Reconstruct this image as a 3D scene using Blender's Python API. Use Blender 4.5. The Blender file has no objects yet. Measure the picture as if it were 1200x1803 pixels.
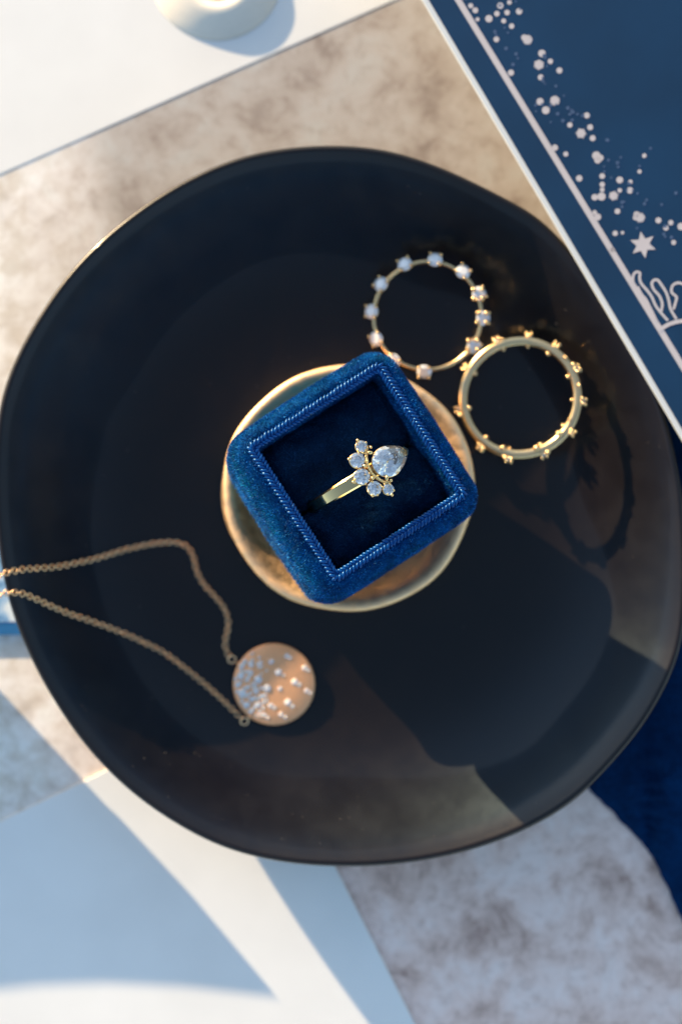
import bpy, bmesh, math, random
import numpy as np
from mathutils import Vector, Matrix, noise

# ---------------------------------------------------------------- camera, world, sun
# one Blender unit is one centimetre
S = bpy.context.scene
S.unit_settings.system = 'METRIC'
S.unit_settings.scale_length = 0.01
COL = S.collection
PI = math.pi
R = math.radians
H = 50.0                      # camera height over the table
F = 3432.0                    # focal length in photo pixels
cam_d = bpy.data.cameras.new('camera')
cam = bpy.data.objects.new('camera', cam_d)
COL.objects.link(cam)
cam.location = (0, 0, H)
cam_d.sensor_fit = 'VERTICAL'
cam_d.sensor_height = 36.0
cam_d.sensor_width = 24.0
cam_d.lens = 36.0 * F / 1803.0
cam_d.clip_start = 0.5
cam_d.clip_end = 1000
cam_d.dof.use_dof = True
cam_d.dof.focus_distance = H - 5.65
cam_d.dof.aperture_fstop = cam_d.lens * 1e-3 / (2 * 0.54)
cam_d.dof.aperture_blades = 0
S.camera = cam

SUN_EL = 10.6
SUN_DX, SUN_DY = -0.68, 0.733      # horizontal direction towards the sun
w = bpy.data.worlds.new('World')
S.world = w
w.use_nodes = True
wn = w.node_tree
bg = wn.nodes['Background']
sky = wn.nodes.new('ShaderNodeTexSky')
sky.sky_type = 'NISHITA'
sky.sun_disc = False
sky.sun_elevation = R(SUN_EL)
sky.sun_rotation = math.atan2(SUN_DX, SUN_DY)
sky.altitude = 100
sky.air_density = 1.0
sky.dust_density = 0.6
sky.ozone_density = 1.0
wn.links.new(sky.outputs[0], bg.inputs[0])
bg.inputs[1].default_value = 0.15
sd = bpy.data.lights.new('sun', 'SUN')
sd.energy = 5.0
sd.angle = R(0.5)
sd.color = (1.0, 0.76, 0.46)
so = bpy.data.objects.new('sun', sd)
COL.objects.link(so)
ce = math.cos(R(SUN_EL))
hl = math.hypot(SUN_DX, SUN_DY)
to_sun = Vector((SUN_DX / hl * ce, SUN_DY / hl * ce, math.sin(R(SUN_EL))))
so.rotation_euler = to_sun.to_track_quat('Z', 'Y').to_euler()
so.location = to_sun * 100
S.view_settings.view_transform = 'Standard'
S.view_settings.look = 'None'
S.view_settings.exposure = 1.3
S.view_settings.gamma = 1.0

# ---------------------------------------------------------------- helpers
def P(px, py, z=0.0):
    """the point at height z that the photograph shows at pixel px, py"""
    k = (H - z) / F
    return Vector(((px - 600.0) * k, (901.5 - py) * k, z))

def tag(o, label=None, cat=None, group=None, kind=None):
    if label: o['label'] = label
    if cat: o['category'] = cat
    if group: o['group'] = group
    if kind: o['kind'] = kind
    return o

def link(name, me, mat=None, parent=None):
    o = bpy.data.objects.new(name, me)
    COL.objects.link(o)
    if mat is not None and me is not None and not me.materials:
        me.materials.append(mat)
    if parent is not None: o.parent = parent
    return o

def empty(name, loc=(0, 0, 0), rot=(0, 0, 0)):
    o = bpy.data.objects.new(name, None)
    o.empty_display_size = 0.3
    o.location = loc
    o.rotation_euler = rot
    COL.objects.link(o)
    return o

def mesh(name, vs, fs, smooth=True):
    me = bpy.data.meshes.new(name)
    me.from_pydata([tuple(v) for v in vs], [], fs)
    me.validate()
    if smooth:
        me.polygons.foreach_set('use_smooth', [True] * len(me.polygons))
    me.update()
    return me

def bm_mesh(name, bm, smooth=True):
    bmesh.ops.recalc_face_normals(bm, faces=bm.faces)
    me = bpy.data.meshes.new(name)
    bm.to_mesh(me)
    bm.free()
    me.polygons.foreach_set('use_smooth', [smooth] * len(me.polygons))
    return me

def tube(pts, r, n=10, closed=False, ups=None, rad=None):
    """tube round a polyline, returns verts, faces"""
    m = len(pts)
    vs, fs = [], []
    prev = None
    for i, p in enumerate(pts):
        a = pts[(i - 1) % m] if (closed or i > 0) else pts[i]
        b = pts[(i + 1) % m] if (closed or i < m - 1) else pts[i]
        t = (Vector(b) - Vector(a)).normalized()
        up = Vector((0, 0, 1)) if abs(t.z) < 0.95 else Vector((1, 0, 0))
        if ups: up = ups[i]
        s = t.cross(up).normalized()
        u = s.cross(t).normalized()
        rr = rad[i] if rad else r
        for k in range(n):
            an = 2 * PI * k / n
            vs.append(Vector(p) + s * math.cos(an) * rr + u * math.sin(an) * rr)
    rng = m if closed else m - 1
    for i in range(rng):
        j = (i + 1) % m
        for k in range(n):
            l = (k + 1) % n
            fs.append((i * n + k, i * n + l, j * n + l, j * n + k))
    if not closed:
        fs.append(tuple(range(n - 1, -1, -1)))
        fs.append(tuple((m - 1) * n + k for k in range(n)))
    return vs, fs

def lathe(prof, n=64, wob=None):
    vs, fs = [], []
    for i, (r, z) in enumerate(prof):
        for k in range(n):
            a = 2 * PI * k / n
            f, dz = wob(a, r, z) if wob else (1, 0)
            vs.append((r * f * math.cos(a), r * f * math.sin(a), z + dz))
    for i in range(len(prof) - 1):
        for k in range(n):
            l = (k + 1) % n
            fs.append((i * n + k, i * n + l, (i + 1) * n + l, (i + 1) * n + k))
    return vs, fs

def catmull(pts, per=8, closed=False):
    out = []
    m = len(pts)
    for i in range(m if closed else m - 1):
        g = lambda j: Vector(pts[j % m]) if closed else Vector(pts[min(max(j, 0), m - 1)])
        p0, p1, p2, p3 = g(i - 1), g(i), g(i + 1), g(i + 2)
        for k in range(per):
            t = k / per
            out.append(0.5 * ((2 * p1) + (p2 - p0) * t + (2 * p0 - 5 * p1 + 4 * p2 - p3) * t * t + (3 * p1 - p0 - 3 * p2 + p3) * t ** 3))
    if not closed: out.append(Vector(pts[-1]))
    return out

def slab(corners, z0, z1, bevel=0.02, seg=2):
    """slab over a polygon of xy corners"""
    bm = bmesh.new()
    vb = [bm.verts.new((c[0], c[1], z0)) for c in corners]
    vt = [bm.verts.new((c[0], c[1], z1)) for c in corners]
    n = len(corners)
    bm.faces.new(vb[::-1]); bm.faces.new(vt)
    for i in range(n):
        j = (i + 1) % n
        bm.faces.new((vb[i], vb[j], vt[j], vt[i]))
    bmesh.ops.recalc_face_normals(bm, faces=bm.faces)
    if bevel:
        bmesh.ops.bevel(bm, geom=bm.edges[:], offset=bevel, segments=seg, affect='EDGES', profile=0.5)
    return bm

# ---------------------------------------------------------------- materials
class NT:
    def __init__(s, name):
        s.m = bpy.data.materials.new(name)
        s.m.use_nodes = True
        s.t = s.m.node_tree
        s.b = s.t.nodes['Principled BSDF']
    def n(s, kind, **kw):
        nd = s.t.nodes.new(kind)
        for k, v in kw.items():
            if k.startswith('i_'):
                nd.inputs[k[2:].replace('_', ' ')].default_value = v
            else: setattr(nd, k, v)
        return nd
    def l(s, a, b): s.t.links.new(a, b)
    def set(s, **kw):
        for k, v in kw.items():
            s.b.inputs[k.replace('_', ' ')].default_value = v
    def coord(s, scale=(1, 1, 1), rot=(0, 0, 0), obj=True):
        tc = s.n('ShaderNodeTexCoord'); mp = s.n('ShaderNodeMapping')
        mp.inputs['Scale'].default_value = scale
        mp.inputs['Rotation'].default_value = rot
        s.l(tc.outputs['Object'], mp.inputs[0])
        return mp.outputs[0]
    def noise(s, co, scale, detail=4, rough=0.5, dist=0):
        nz = s.n('ShaderNodeTexNoise')
        nz.inputs['Scale'].default_value = scale
        nz.inputs['Detail'].default_value = detail
        nz.inputs['Roughness'].default_value = rough
        nz.inputs['Distortion'].default_value = dist
        s.l(co, nz.inputs['Vector'])
        return nz.outputs['Fac']
    def ramp(s, fac, stops, interp='LINEAR'):
        r = s.n('ShaderNodeValToRGB')
        r.color_ramp.interpolation = interp
        e = r.color_ramp.elements
        while len(e) < len(stops): e.new(0.5)
        for i, (p, c) in enumerate(stops):
            e[i].position = p
            e[i].color = (c[0], c[1], c[2], 1) if not isinstance(c, (int, float)) else (c, c, c, 1)
        s.l(fac, r.inputs[0])
        return r.outputs[0]
    def mix(s, fac, a, b, mode='MIX'):
        m = s.n('ShaderNodeMix', data_type='RGBA', blend_type=mode)
        for sock, v in ((m.inputs[0], fac), (m.inputs[6], a), (m.inputs[7], b)):
            if hasattr(v, 'is_output') or isinstance(v, bpy.types.NodeSocket): s.l(v, sock)
            elif isinstance(v, (int, float)): sock.default_value = v
            else: sock.default_value = (v[0], v[1], v[2], 1)
        return m.outputs[2]
    def bump(s, h, strength, dist=0.01):
        b = s.n('ShaderNodeBump')
        b.inputs['Strength'].default_value = strength
        b.inputs['Distance'].default_value = dist
        s.l(h, b.inputs['Height'])
        s.l(b.outputs[0], s.b.inputs['Normal'])

def mat_marble():
    t = NT('marble_top')
    co = t.coord()
    # pale body with tan and grey-mauve clouds and flecks
    big = t.noise(co, 0.16, 3, 0.5, 0.3)
    mid = t.noise(co, 0.70, 6, 0.66, 0.35)
    fine = t.noise(co, 2.6, 4, 0.6, 0.3)
    c1 = t.ramp(mid, [(0.32, (0.48, 0.37, 0.32)), (0.43, (0.76, 0.64, 0.57)), (0.53, (0.90, 0.80, 0.74)), (0.63, (0.94, 0.89, 0.85))])
    c2 = t.ramp(fine, [(0.34, (0.76, 0.70, 0.67)), (0.48, (0.95, 0.94, 0.93)), (0.60, (1.0, 1.0, 1.0))])
    c = t.mix(0.75, c1, c2, 'MULTIPLY')
    # browner quarter of the slab towards +y, x above -6
    sep = t.n('ShaderNodeSeparateXYZ'); t.l(co, sep.inputs[0])
    ty = t.n('ShaderNodeMapRange'); ty.inputs[1].default_value = 1.0; ty.inputs[2].default_value = 9.0; t.l(sep.outputs[1], ty.inputs[0])
    tx = t.n('ShaderNodeMapRange'); tx.inputs[1].default_value = -9.0; tx.inputs[2].default_value = -4.0; t.l(sep.outputs[0], tx.inputs[0])
    mm = t.n('ShaderNodeMath', operation='MULTIPLY'); t.l(ty.outputs[0], mm.inputs[0]); t.l(tx.outputs[0], mm.inputs[1])
    ad = t.n('ShaderNodeMath', operation='ADD'); t.l(mm.outputs[0], ad.inputs[0]); t.l(big, ad.inputs[1])
    msk = t.ramp(ad.outputs[0], [(0.60, 0.0), (1.05, 1.0)])
    c = t.mix(msk, c, t.mix(0.28, t.mix(0.8, c, (0.50, 0.50, 0.49), 'MULTIPLY'), (0.36, 0.33, 0.29)), 'MIX')
    py_ = t.n('ShaderNodeMapRange'); py_.inputs[1].default_value = -3.0; py_.inputs[2].default_value = -8.5; t.l(sep.outputs[1], py_.inputs[0])
    px_ = t.n('ShaderNodeMapRange'); px_.inputs[1].default_value = -7.0; px_.inputs[2].default_value = -1.0; t.l(sep.outputs[0], px_.inputs[0])
    pm_ = t.n('ShaderNodeMath', operation='MULTIPLY'); t.l(py_.outputs[0], pm_.inputs[0]); t.l(px_.outputs[0], pm_.inputs[1])
    c = t.mix(pm_.outputs[0], c, t.mix(1.0, c, (1.0, 0.84, 0.80), 'MULTIPLY'))
    lx_ = t.n('ShaderNodeMapRange'); lx_.inputs[1].default_value = -5.5; lx_.inputs[2].default_value = -8.8; t.l(sep.outputs[0], lx_.inputs[0])
    fl = t.ramp(t.noise(co, 1.5, 5, 0.6, 0.2), [(0.40, (0.80, 0.76, 0.70)), (0.56, (1.0, 1.0, 1.0))])
    c = t.mix(lx_.outputs[0], c, t.mix(1.0, t.mix(0.65, c, (0.93, 0.89, 0.82)), fl, 'MULTIPLY'))
    # thin grey-blue veins
    wv = t.noise(t.coord((1, 1, 1), (0, 0, 0.5)), 0.10, 2, 0.5, 0.3)
    ab = t.n('ShaderNodeMath', operation='SUBTRACT'); t.l(wv, ab.inputs[0]); ab.inputs[1].default_value = 0.5
    a2 = t.n('ShaderNodeMath', operation='ABSOLUTE'); t.l(ab.outputs[0], a2.inputs[0])
    vm = t.ramp(a2.outputs[0], [(0.0, 0.0), (0.004, 0.0)])
    c = t.mix(vm, c, (0.20, 0.20, 0.25))
    t.l(c, t.b.inputs['Base Color'])
    t.set(Roughness=0.55)
    t.bump(fine, 0.15, 0.01)
    return t.m

def mat_ceramic():
    t = NT('black_glaze')
    co = t.coord()
    n1 = t.noise(co, 1.2, 4, 0.6)
    n2 = t.noise(co, 45, 2, 0.5)
    col = t.ramp(n1, [(0.3, (0.0050, 0.0027, 0.0018)), (0.7, (0.0070, 0.0036, 0.0022))])
    sp = t.ramp(n2, [(0.70, 0.0), (0.76, 1.0)])
    col = t.mix(sp, col, (0.02, 0.018, 0.016))
    t.l(col, t.b.inputs['Base Color'])
    # blue-green sky reflection painted in as specular tint, stronger up the raised wall
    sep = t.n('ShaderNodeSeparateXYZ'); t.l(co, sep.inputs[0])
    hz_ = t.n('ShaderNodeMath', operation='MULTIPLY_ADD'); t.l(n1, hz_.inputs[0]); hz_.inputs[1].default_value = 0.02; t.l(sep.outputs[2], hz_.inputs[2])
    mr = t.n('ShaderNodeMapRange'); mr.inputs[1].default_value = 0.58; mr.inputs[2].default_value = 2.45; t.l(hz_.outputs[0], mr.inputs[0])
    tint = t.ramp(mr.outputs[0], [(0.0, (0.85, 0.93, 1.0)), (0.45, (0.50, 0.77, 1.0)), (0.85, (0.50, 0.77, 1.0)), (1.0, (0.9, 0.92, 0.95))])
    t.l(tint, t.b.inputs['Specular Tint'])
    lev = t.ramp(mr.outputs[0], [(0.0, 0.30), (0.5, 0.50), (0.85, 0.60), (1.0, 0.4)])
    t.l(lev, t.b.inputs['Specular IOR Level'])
    rg = t.ramp(n1, [(0.3, 0.31), (0.7, 0.38)])
    t.l(rg, t.b.inputs['Roughness'])
    t.set(IOR=1.5)
    t.b.inputs['Coat Weight'].default_value = 0.55
    t.b.inputs['Coat Roughness'].default_value = 0.07
    t.b.inputs['Coat IOR'].default_value = 1.33
    t.bump(t.noise(co, 2.2, 3, 0.45), 0.10, 0.05)
    return t.m

def mat_gold(name, col=(0.93, 0.62, 0.27), rough=0.14, bumpy=0.0, sc=6):
    t = NT(name)
    t.set(Base_Color=(*col, 1), Metallic=1.0, Roughness=rough)
    if bumpy:
        co = t.coord()
        nz = t.noise(co, sc, 4, 0.6)
        t.l(t.ramp(nz, [(0.3, rough * 0.8), (0.7, rough * 1.25)]), t.b.inputs['Roughness'])
        t.bump(nz, bumpy, 0.03)
    return t.m

def mat_gem(name='diamond', tw=0.97, tint=(1.0, 0.985, 0.97)):
    t = NT(name)
    t.set(Base_Color=(*tint, 1), Roughness=0.0, IOR=2.42)
    t.b.inputs['Transmission Weight'].default_value = tw
    return t.m

def mat_velvet(name, dark, light, sheen, sheen_w=0.8, sc=14):
    t = NT(name)
    co = t.coord()
    a = t.noise(co, 1.6, 3, 0.55, 0.4)
    b = t.noise(co, sc, 4, 0.6)
    f = t.mix(0.5, a, b)
    c = t.ramp(f, [(0.40, dark), (0.62, light)])
    t.l(c, t.b.inputs['Base Color'])
    t.set(Roughness=0.8)
    t.b.inputs['Sheen Weight'].default_value = sheen_w
    t.b.inputs['Sheen Roughness'].default_value = 0.35
    t.b.inputs['Sheen Tint'].default_value = (*sheen, 1)
    t.b.inputs['Specular IOR Level'].default_value = 0.04
    t.bump(b, 0.5, 0.02)
    return t.m

def mat_fibre(name, col, rough=0.45):
    t = NT(name)
    oi = t.n('ShaderNodeNewGeometry')
    c = t.ramp(oi.outputs['Random Per Island'], [(0.0, tuple(x * 0.35 for x in col)), (0.85, col), (0.93, tuple(x * 2.0 + 0.02 for x in col)), (1.0, tuple(min(1, x * 4 + 0.10) for x in col))])
    co = t.coord()
    pz = t.ramp(t.noise(co, 2.4, 4, 0.65, 0.6), [(0.38, 0.45), (0.62, 1.25)])
    c = t.mix(1.0, c, pz, 'MULTIPLY')
    t.l(c, t.b.inputs['Base Color'])
    t.set(Roughness=rough)
    t.b.inputs['Specular IOR Level'].default_value = 0.12
    return t.m

def mat_paper(name, col, rough=0.75, var=0.03, grain=26):
    t = NT(name)
    co = t.coord()
    a = t.noise(co, 0.35, 3, 0.5)
    lo = tuple(x * (1 - var) for x in col); hi = tuple(min(1, x * (1 + var)) for x in col)
    t.l(t.ramp(a, [(0.35, lo), (0.65, hi)]), t.b.inputs['Base Color'])
    t.set(Roughness=rough)
    t.b.inputs['Specular IOR Level'].default_value = 0.25
    t.bump(t.noise(co, grain, 4, 0.7), 0.16, 0.008)
    return t.m

def mat_cord():
    t = NT('satin_cord')
    co = t.coord()
    a = t.noise(co, 7, 3, 0.5)
    t.l(t.ramp(a, [(0.35, (0.0, 0.035, 0.17)), (0.65, (0.001, 0.065, 0.29))]), t.b.inputs['Base Color'])
    t.set(Roughness=0.3)
    t.b.inputs['Specular Tint'].default_value = (0.35, 0.75, 1.0, 1)
    return t.m

def mat_water():
    t = NT('watercolour_print')
    co = t.coord()
    a = t.noise(co, 1.3, 5, 0.65, 1.2)
    t.l(t.ramp(a, [(0.36, (0.03, 0.17, 0.42)), (0.5, (0.28, 0.48, 0.72)), (0.62, (0.72, 0.80, 0.86))]), t.b.inputs['Base Color'])
    t.set(Roughness=0.5)
    return t.m

def mat_plain(name, col, rough=0.5, var=0.08):
    t = NT(name)
    co = t.coord()
    a = t.noise(co, 6, 3, 0.5)
    t.l(t.ramp(a, [(0.3, tuple(x * (1 - var) for x in col)), (0.7, tuple(min(1, x * (1 + var)) for x in col))]), t.b.inputs['Base Color'])
    t.set(Roughness=rough)
    return t.m

M = dict(
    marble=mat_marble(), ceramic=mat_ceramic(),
    bowl=mat_gold('brushed_brass', (0.94, 0.62, 0.35), 0.54, 0.45, 4),
    gold=mat_gold('polished_gold', (0.95, 0.66, 0.30), 0.13),
    ring_gold=mat_gold('pale_gold', (0.92, 0.62, 0.31), 0.24),
    chain=mat_gold('chain_gold', (0.98, 0.62, 0.34), 0.22),
    disc=mat_gold('satin_gold', (1.0, 0.54, 0.28), 0.55, 0.1, 30),
    gem=mat_gem(), melee=mat_gem('melee_diamond', 0.3, (1, 1, 1)),
    velvet=mat_velvet('blue_velvet', (0.0, 0.016, 0.080), (0.0, 0.055, 0.20), (0.0, 0.55, 0.8), 0.8),
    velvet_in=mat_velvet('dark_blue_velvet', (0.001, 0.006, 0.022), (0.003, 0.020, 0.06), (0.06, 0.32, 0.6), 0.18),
    fibre=mat_fibre('velvet_pile', (0.0, 0.115, 0.42)),
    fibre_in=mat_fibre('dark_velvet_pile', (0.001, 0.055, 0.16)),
    cord=mat_cord(),
    white=mat_paper('white_card', (0.80, 0.79, 0.77)),
    white2=mat_paper('white_card_stock', (0.80, 0.79, 0.77), grain=18),
    navy=mat_paper('navy_print', (0.004, 0.032, 0.084), 0.55, 0.10),
    ink=mat_paper('grey_white_ink', (0.50, 0.455, 0.465), 0.6, 0.03),
    edge=mat_paper('card_edge', (0.60, 0.62, 0.63), 0.6),
    faint=mat_paper('faint_ink', (0.06, 0.10, 0.19), 0.6, 0.1),
    navy_cloth=mat_velvet('navy_cloth', (0.0008, 0.014, 0.052), (0.001, 0.026, 0.09), (0.0, 0.2, 0.5), 0.05, 8),
    water=mat_water(), blue=mat_plain('deep_blue_print', (0.012, 0.13, 0.34), 0.5),
    porcelain=mat_plain('cream_porcelain', (0.86, 0.78, 0.66), 0.35, 0.02),
    orange=mat_plain('orange_glaze', (0.75, 0.30, 0.08), 0.4),
)

# ---------------------------------------------------------------- tabletop
me = mesh('tabletop', [(-60, -60, 0), (60, -60, 0), (60, 60, 0), (-60, 60, 0)], [(0, 1, 2, 3)], False)
tag(link('tabletop', me, M['marble']), 'mottled beige and white marble tabletop under everything', kind='structure')

# ---------------------------------------------------------------- plate
RIM = [(600, 255), (660, 259), (720, 273), (800, 304), (880, 344), (944, 376), (984, 416), (1050, 500), (1110, 590), (1158, 690),
       (1190, 800), (1207, 940), (1209, 1060), (1200, 1147), (1165, 1226), (1122, 1294), (1067, 1355), (1030, 1397), (969, 1440),
       (884, 1480), (786, 1509), (700, 1523), (620, 1528), (573, 1527), (500, 1521), (427, 1506), (370, 1486), (320, 1459), (233, 1400),
       (153, 1320), (100, 1245), (53, 1160), (22, 1085), (2, 1000), (-8, 900), (-8, 800), (-2, 720), (8, 680), (24, 640), (52, 584),
       (80, 540), (116, 488), (168, 432), (240, 372), (336, 312), (420, 276), (510, 259)]
RIMZ = 2.45
PK = 1.115
PC = P(600, 893, RIMZ)
_rp = []
for q in RIM:
    p = P(q[0], q[1], RIMZ)
    _rp.append((math.atan2(p.y - PC.y, p.x - PC.x), math.hypot(p.x - PC.x, p.y - PC.y)))
_rp.sort()
_ra = np.array([a for a, r in _rp]); _rr = np.array([r for a, r in _rp])
_fa = np.linspace(-PI, PI, 361)[:-1]
_fr = np.interp(_fa, np.r_[_ra - 2 * PI, _ra, _ra + 2 * PI], np.r_[_rr, _rr, _rr])
ker = np.exp(-0.5 * (np.arange(-8, 9) / 3.0) ** 2); ker /= ker.sum()
_fr = np.convolve(np.r_[_fr[-8:], _fr, _fr[:8]], ker, 'valid')
def rim_r(a):
    return float(np.interp((a + PI) % (2 * PI) - PI, np.r_[_fa, PI], np.r_[_fr, _fr[0]]))
def rim_dz(a):
    return -0.07 * math.sin(2 * a + 0.2) - 0.07 * math.sin(a - 0.7) * (-1) + 0.03 * math.sin(3 * a - 1.0)
PPROF = [(0.0, 0.50), (0.2, 0.50), (0.34, 0.503), (0.46, 0.52), (0.56, 0.57), (0.65, 0.68), (0.72, 0.85), (0.785, 1.10), (0.84, 1.38), (0.885, 1.66),
         (0.925, 1.92), (0.953, 2.09), (0.966, 2.16), (0.974, 2.20), (0.980, 2.235), (0.984, 2.247), (0.988, 2.25), (0.993, 2.24), (0.9975, 2.205), (1.0, 2.13), (0.999, 2.03),
         (0.988, 1.88), (0.96, 1.55), (0.90, 1.08), (0.82, 0.66), (0.72, 0.32), (0.64, 0.14), (0.60, 0.08), (0.57, 0.01), (0.54, 0.01), (0.52, 0.10), (0.3, 0.12), (0.0, 0.12)]
PPROF = [(r_, z_ if z_ < 0.5 else 0.5 + (z_ - 0.5) * PK) for r_, z_ in PPROF]
def plate_z(x, y):
    """height of the inner surface"""
    a = math.atan2(y - PC.y, x - PC.x); r = math.hypot(x - PC.x, y - PC.y) / rim_r(a)
    up = PPROF[:17]
    z = float(np.interp(r, [p[0] for p in up], [p[1] for p in up]))
    return z + rim_dz(a) * max(0, min(1, (r - 0.55) / 0.4))
def wob(a, r, z):
    f = rim_r(a)
    # the foot and the floor are rounder than the rim
    k = max(0, min(1, (r - 0.4) / 0.5))
    return (f * k + 8.7 * (1 - k)), rim_dz(a) * max(0, min(1, (r - 0.55) / 0.4))
vs, fs = lathe(PPROF, 240, wob)
bmp = bmesh.new()
bv = [bmp.verts.new(v) for v in vs]
for f in fs: bmp.faces.new([bv[i] for i in f])
bmesh.ops.remove_doubles(bmp, verts=bmp.verts, dist=0.0005)
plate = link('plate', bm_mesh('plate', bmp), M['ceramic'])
plate.location = (PC.x, PC.y, 0)
sub = plate.modifiers.new('s', 'SUBSURF'); sub.levels = 1; sub.render_levels = 1
tag(plate, 'large glossy black ceramic plate with an uneven raised rim', 'plate')

# fine dust settled in the plate
_rd = random.Random(21)
dv, df = [], []
for i in range(170):
    a = _rd.uniform(-PI, PI); q_ = math.sqrt(_rd.uniform(0.05, 0.95)) * rim_r(a)
    if _rd.random() < 0.5: a = R(-90) + _rd.gauss(0, 0.6); q_ = _rd.uniform(0.6, 0.95) * rim_r(a)
    x, y = PC.x + q_ * math.cos(a), PC.y + q_ * math.sin(a)
    z = plate_z(x, y) + 0.012
    s_ = _rd.uniform(0.005, 0.012); t0 = _rd.uniform(0, PI); e_ = _rd.uniform(1, 3)
    b0 = len(dv)
    for k in range(4):
        t_ = PI / 2 * k
        lx_, ly_ = s_ * e_ * math.cos(t_), s_ * math.sin(t_)
        dv.append((x - PC.x + lx_ * math.cos(t0) - ly_ * math.sin(t0), y - PC.y + lx_ * math.sin(t0) + ly_ * math.cos(t0), z))
    dv.append((x - PC.x, y - PC.y, z + 0.006))
    df += [(b0, b0 + 1, b0 + 4), (b0 + 1, b0 + 2, b0 + 4), (b0 + 2, b0 + 3, b0 + 4), (b0 + 3, b0, b0 + 4)]
dust = link('dust', mesh('dust', dv, df, False), mat_plain('dust', (0.14, 0.125, 0.11), 0.9), plate)
dust['kind'] = 'stuff'

# ---------------------------------------------------------------- gold bowl
BC = P(613, 860, 2.15)
BZ = 0.50
BPROF = [(0.0, 0.02), (1.15, 0.02), (1.25, 0.06), (1.38, 0.12), (1.75, 0.30), (2.3, 0.55), (2.72, 0.85), (2.92, 1.22), (3.0, 1.50), (3.06, 1.62),
         (3.075, 1.71), (3.03, 1.79), (2.93, 1.82), (2.80, 1.79), (2.68, 1.70), (2.50, 1.52), (2.25, 1.36), (1.8, 1.24), (1.3, 1.18), (0.7, 1.16), (0.0, 1.15)]
OUTER = set(BPROF[:9])
def bwob(a, r, z):
    k = min(1, r / 3)
    side = max(0.0, math.cos(a - R(186))) ** 2.2
    bel = math.exp(-((z - 0.62) / 0.36) ** 2) * (1 if z < 1.75 and r > 1.6 else 0)  # belly added to this side of the wall, stands in for golden glow
    return 1 + 0.30 * side * bel * (1 if (r, z) in OUTER else 0) + k * (0.010 * math.sin(2 * a + 1) + 0.006 * math.sin(5 * a) + 0.004 * math.sin(9 * a + 2)), k * 0.03 * math.sin(3 * a + 0.5)
vs, fs = lathe(BPROF, 128, bwob)
bmp = bmesh.new()
bv = [bmp.verts.new(v) for v in vs]
for f in fs: bmp.faces.new([bv[i] for i in f])
bmesh.ops.remove_doubles(bmp, verts=bmp.verts, dist=0.0005)
bowl = link('bowl', bm_mesh('bowl', bmp), M['bowl'])
bowl.location = (BC.x, BC.y, BZ)
sub = bowl.modifiers.new('s', 'SUBSURF'); sub.levels = 1; sub.render_levels = 1
tag(bowl, 'small brushed gold bowl at the middle of the black plate', 'bowl')

# ---------------------------------------------------------------- velvet ring box
def rsq(a, b, r, n=10):
    """rounded rectangle outline, half sizes a, b"""
    out = []
    for cx, cy, s in ((a - r, b - r, 0), (-(a - r), b - r, 90), (-(a - r), -(b - r), 180), (a - r, -(b - r), 270)):
        for k in range(n + 1):
            t = R(s + 90 * k / n)
            out.append((cx + r * math.cos(t), cy + r * math.sin(t)))
    return out
def dens(loop, step):
    out = []
    m = len(loop)
    for i in range(m):
        a = Vector(loop[i]); b = Vector(loop[(i + 1) % m])
        n = max(1, int((b - a).length / step))
        for k in range(n): out.append(a.lerp(b, k / n))
    return out

BOXZ = 3.5
ROT = R(33.0)
TOPC = P(612, 838, 5.55)
box = empty('ring_box')
# tilt: top leans towards +x +y
tx, ty = R(5.0) * 0.55, R(5.0)
nrm = Vector((0.125, 0.085, 1)).normalized()
q = Vector((0, 0, 1)).rotation_difference(nrm)
bm3 = q.to_matrix() @ Matrix.Rotation(ROT, 3, 'Z')
topw = P(630, 829, 5.6)
box.rotation_euler = bm3.to_euler()
box.location = topw - bm3 @ Vector((0, 0, BOXZ))
box_M = Matrix.Translation(box.location) @ bm3.to_4x4()
tag(box, 'open blue velvet ring box with braided trim standing in the gold bowl', 'ring box')

bprof = [  # blue pile body  # z, half size, corner radius
    (0.0, 1.78, .30), (0.05, 1.90, .36), (0.2, 1.98, .40), (1.2, 2.10, .46), (2.2, 2.19, .50), (2.75, 2.205, .52), (3.02, 2.185, .52), (3.2, 2.13, .50),
    (3.34, 2.06, .46), (3.42, 1.98, .42), (3.455, 1.92, .36), (3.46, 1.87, .30), (3.42, 1.82, .22), (3.32, 1.74, .14), (3.1, 1.68, .08), (2.2, 1.66, .07)]
vs, fs = [], []
n0 = None
NP = 11
def side_pts(a, r, n_c=8, n_s=26):
    """fixed-count rounded square outline"""
    out = []
    cs = [(1, 1, 0), (-1, 1, 90), (-1, -1, 180), (1, -1, 270)]
    for ci, (sx, sy, s) in enumerate(cs):
        cx, cy = sx * (a - r), sy * (a - r)
        for k in range(n_c + 1):
            t = R(s + 90 * k / n_c)
            out.append(Vector((cx + r * math.cos(t), cy + r * math.sin(t))))
        nx = cs[(ci + 1) % 4]
        e = Vector((nx[0] * (a - r) + r * math.cos(R(nx[2])), nx[1] * (a - r) + r * math.sin(R(nx[2]))))
        st = out[-1].copy()
        for k in range(1, n_s):
            out.append(st.lerp(e, k / n_s))
    return out
loops = []
random.seed(4)
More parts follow.
